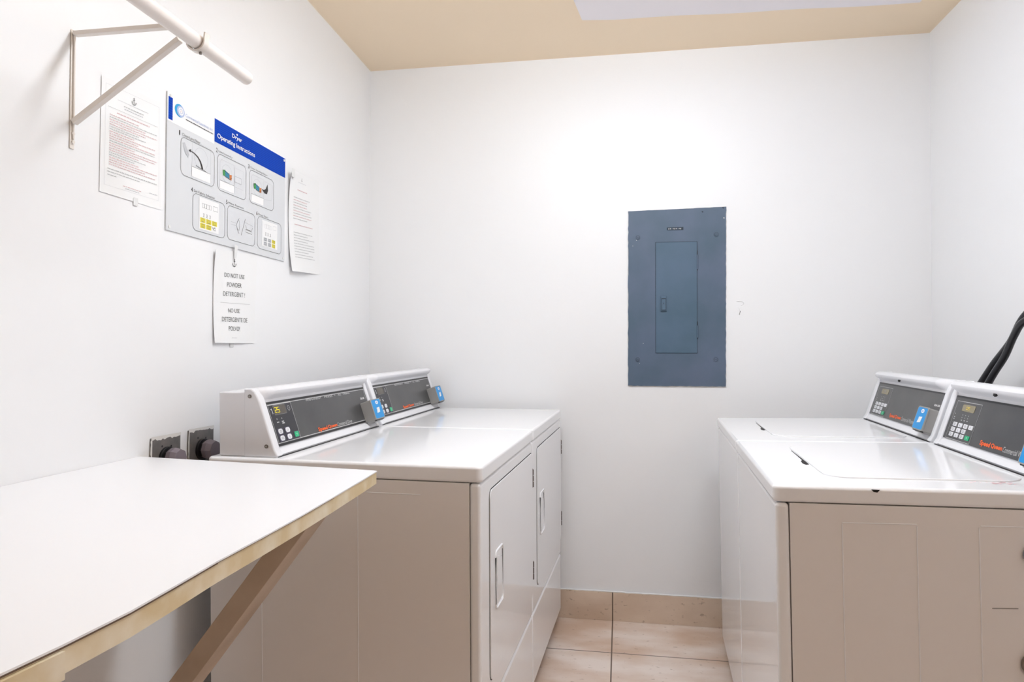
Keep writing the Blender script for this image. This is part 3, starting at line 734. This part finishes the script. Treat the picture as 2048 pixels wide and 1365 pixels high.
# ------------------------------------------------------------------ electrical panel on the back wall
root = thing('breaker_panel', 'slate-blue electrical breaker panel set in the back wall', 'electrical panel', T(.034, YB, 1.057))
def jag(x0, y0, x1, y1, n, amp):
    L = math.hypot(x1-x0, y1-y0); nx, ny = -(y1-y0)/L, (x1-x0)/L
    return [(x0+(x1-x0)*k/n+nx*random.uniform(-amp, amp), y0+(y1-y0)*k/n+ny*random.uniform(-amp, amp)) for k in range(n)]
W_, H_ = .4235, .788
o0 = jag(0, 0, W_, .0005, 30, .0011)+jag(W_, .0005, W_+.004, .795, 50, .0012)+jag(W_+.004, .795, .001, H_, 24, .0008)+jag(.001, H_, 0, 0, 50, .0014)
o1 = jag(-.0015, -.0022, W_+.002, -.002, 40, .0018)+jag(W_+.002, -.002, W_+.0058, .7968, 60, .0018)+jag(W_+.0058, .7968, 0, H_+.0008, 30, .0008)+jag(0, H_+.0008, -.0015, -.0022, 60, .0014)
ep = MB().prism(o1, -.0035, 0, 'chip', axis='y').prism(o0, -.0065, -.001, 'slate', axis='y')
XF = Matrix(((1, 0, 0, 0), (0, 0, -1, -.0065), (0, 1, 0, 0), (0, 0, 0, 1)))
ep.prism(rrect(.1205, .1455, .3035, .6450, .001, 1), -.0068, -.004, 'slatedk', axis='y')
for (x, y, s) in ((.322, .775, .006), (.415, .745, .004), (.036, .655, .0025), (.066, .19, .002), (.05, .1, .0018), (.02, .63, .002), (.41, .79, .006)):
    ep.poly([(x, y), (x+s, y-s*.7), (x+s*1.3, y+s*.5), (x+s*.2, y+s*.8)], 'chip' if s != .006 else 'slatedk', XF, .0004)
ep = ep.build('panel_frame', root, smooth=False)
dr = MB().prism(rrect(.1225, .1475, .3015, .6430, .0015, 2), -.0088, -.005, 'slatedoor', axis='y', bev=.0008, seg=1).build('panel_door', root)
MB().box(.1445, .1695, -.0150, -.0085, .334, .402, 'slatedoor', bev=.0015).box(.1475, .1665, -.0160, -.0145, .338, .392, 'slatedk').box(.149, .165, -.0168, -.0145, .340, .388, 'slatedoor', bev=.001).box(.1555, .1575, -.0175, -.0165, .366, .372, 'black').build('latch', dr)
for z0, z1 in ((.52, .585), (.215, .27)):
    MB().cyl((.3035, -.0095, z0), (.3035, -.0095, z1), .0032, 'slate', n=12).box(.3025, .3045, -.0105, -.0070, z1, z1+.018, 'black').box(.3025, .3045, -.0105, -.0070, z0-.006, z0, 'black').build('hinge', dr)
for x, z in ((.0435, .669), (.385, .674), (.381, .120), (.0425, .119)):
    MB().cyl((x, -.0065, z), (x, -.0085, z), .0115, 'slate', n=24, bev=.0006).cyl((x, -.0080, z), (x, -.0092, z), .0085, 'slatedk', n=20).cyl((x, -.0085, z), (x, -.0105, z), .0072, 'slate', n=20).box(x-.005, x+.005, -.0110, -.0100, z-.0008, z+.0008, 'slatedk').build('screw', root)
lbx = MB().box(.172, .243, -.0082, -.006, .697, .710, 'slatedk', bev=.0008)
XF2 = Matrix(((1, 0, 0, 0), (0, 0, -1, -.0082), (0, 1, 0, 0), (0, 0, 0, 1)))
for k in range(9): lbx.rect(.178+k*.0065, .700+.001*(k % 2), .181+k*.0065, .706, 'linew' if k % 4 != 2 else 'slate', XF2, .0004)
lbx.build('name_slot', root)
# small hook-like plaster scar right of the panel
sc = MB(); sc.tube([(.020*math.cos(a), 0, .010*math.sin(a)) for a in [math.radians(-60+20*k) for k in range(10)]], .0022, 'wall', n=6)
sc.tube([(0, 0, -.02), (.006, 0, -.035), (.002, 0, -.052)], .0018, 'wall', n=6)
sc = sc.build('trim_1', None, kind='structure'); sc.location = (.515, YB-.0006, 1.425)

# ------------------------------------------------------------------ wall outlets with heavy plugs
def outlet(y, zb, label, cy, cz):
    X = wallM(y, zb, .0005); hgt = .1135
    r = thing('wall_outlet', label, 'outlet', X)
    p = MB().box(0, .1145, 0, hgt, 0, .004, 'plate', bev=.001)
    ch = jag(-.001, hgt-.006, .1155, hgt-.006, 16, .003)+[(.1155, hgt-.005), (.1155, hgt+.003), (-.001, hgt+.003)]
    p.poly(ch, 'chip', I, .0044); p.poly(jag(-.002, 0, -.002, hgt, 14, .002)+[(.003, hgt), (.002, 0)][::1], 'chip', I, .0042)
    for x, yy in ((.040, .088), (.076, .084)): p.poly(circ(x, yy, .003, 10), 'black', I, .0046)
    p.build('cover_plate', r)
    MB().cyl((cy-y, cz-zb, .004), (cy-y, cz-zb, .011), .031, 'black', n=28, bev=.001).build('socket', r)
    return X
def plug(y, z, label):
    X = wallM(y, z, .0117)
    r = thing('power_plug', label, 'plug', X)
    b = MB().cyl((0, 0, 0), (0, 0, .008), .024, 'black', n=8)
    b.cyl((0, 0, .007), (0, 0, .020), .0270, 'plug', n=8, r1=.0295).cyl((0, 0, .020), (0, 0, .036), .0295, 'plug', n=8, r1=.0255, bev=.001)
    b.build('plug_body', r)
outlet(1.540, .868, 'grey square steel outlet plate just past the counter end, the nearer one', 1.597, .922)
outlet(1.690, .871, 'grey square steel outlet plate closer to the dryer', 1.750, .924)
plug(1.597, .922, 'mauve-grey chunky plug in the outlet nearer the counter end')
plug(1.750, .924, 'mauve-grey chunky plug with black collar in the outlet beside the dryer')

# ------------------------------------------------------------------ black inlet hoses on the right
def smooth_path(pts, n=8):
    P_ = [Vector(p) for p in pts]; out = []
    for i in range(len(P_)-1):
        p0, p1, p2, p3 = P_[max(i-1, 0)], P_[i], P_[i+1], P_[min(i+2, len(P_)-1)]
        for k in range(n):
            t = k/n; out.append(tuple(.5*((2*p1)+(p2-p0)*t+(2*p0-5*p1+4*p2-p3)*t*t+(-p0+3*p1-3*p2+p3)*t**3)))
    out.append(tuple(P_[-1])); return out
h1 = MB().tube(smooth_path([(1.2, 2.74, .40), (1.2, 2.71, .80), (1.205, 2.61, 1.0), (1.205, 2.493, 1.094), (1.205, 2.399, 1.172), (1.205, 2.302, 1.243), (1.205, 2.23, 1.318), (1.212, 2.12, 1.372), (1.228, 2.03, 1.38), (1.252, 2.01, 1.38)]), .0105, 'hose', n=14).build('water_hose', None)
h1['label'] = 'upper of the two black rubber hoses rising behind the washers'; h1['category'] = 'hose'; h1['group'] = 'washer inlet hoses'
h2 = MB().tube(smooth_path([(1.165, 2.66, .40), (1.165, 2.60, .80), (1.165, 2.47, .98), (1.165, 2.372, 1.088), (1.165, 2.315, 1.145), (1.165, 2.257, 1.197), (1.165, 2.205, 1.262), (1.165, 2.156, 1.300), (1.19, 2.09, 1.318), (1.23, 2.06, 1.314), (1.252, 2.05, 1.31)]), .0105, 'hose', n=14).build('water_hose', None)
h2['label'] = 'lower of the two black rubber hoses crossing behind the washers'; h2['category'] = 'hose'; h2['group'] = 'washer inlet hoses'
vb = thing('water_valve', 'metal supply valve on the right wall where the hoses end', 'valve', T(XR, 2.035, 1.345))
MB().box(-.008, -.0005, -.05, .05, -.07, .07, 'silver', bev=.002).build('valve_plate', vb)
for dz, dy in ((.035, -.025), (-.035, .015)):
    MB().cyl((-.040, dy, dz), (-.006, dy, dz), .014, 'brass', n=16, bev=.001).build('valve_outlet', vb)
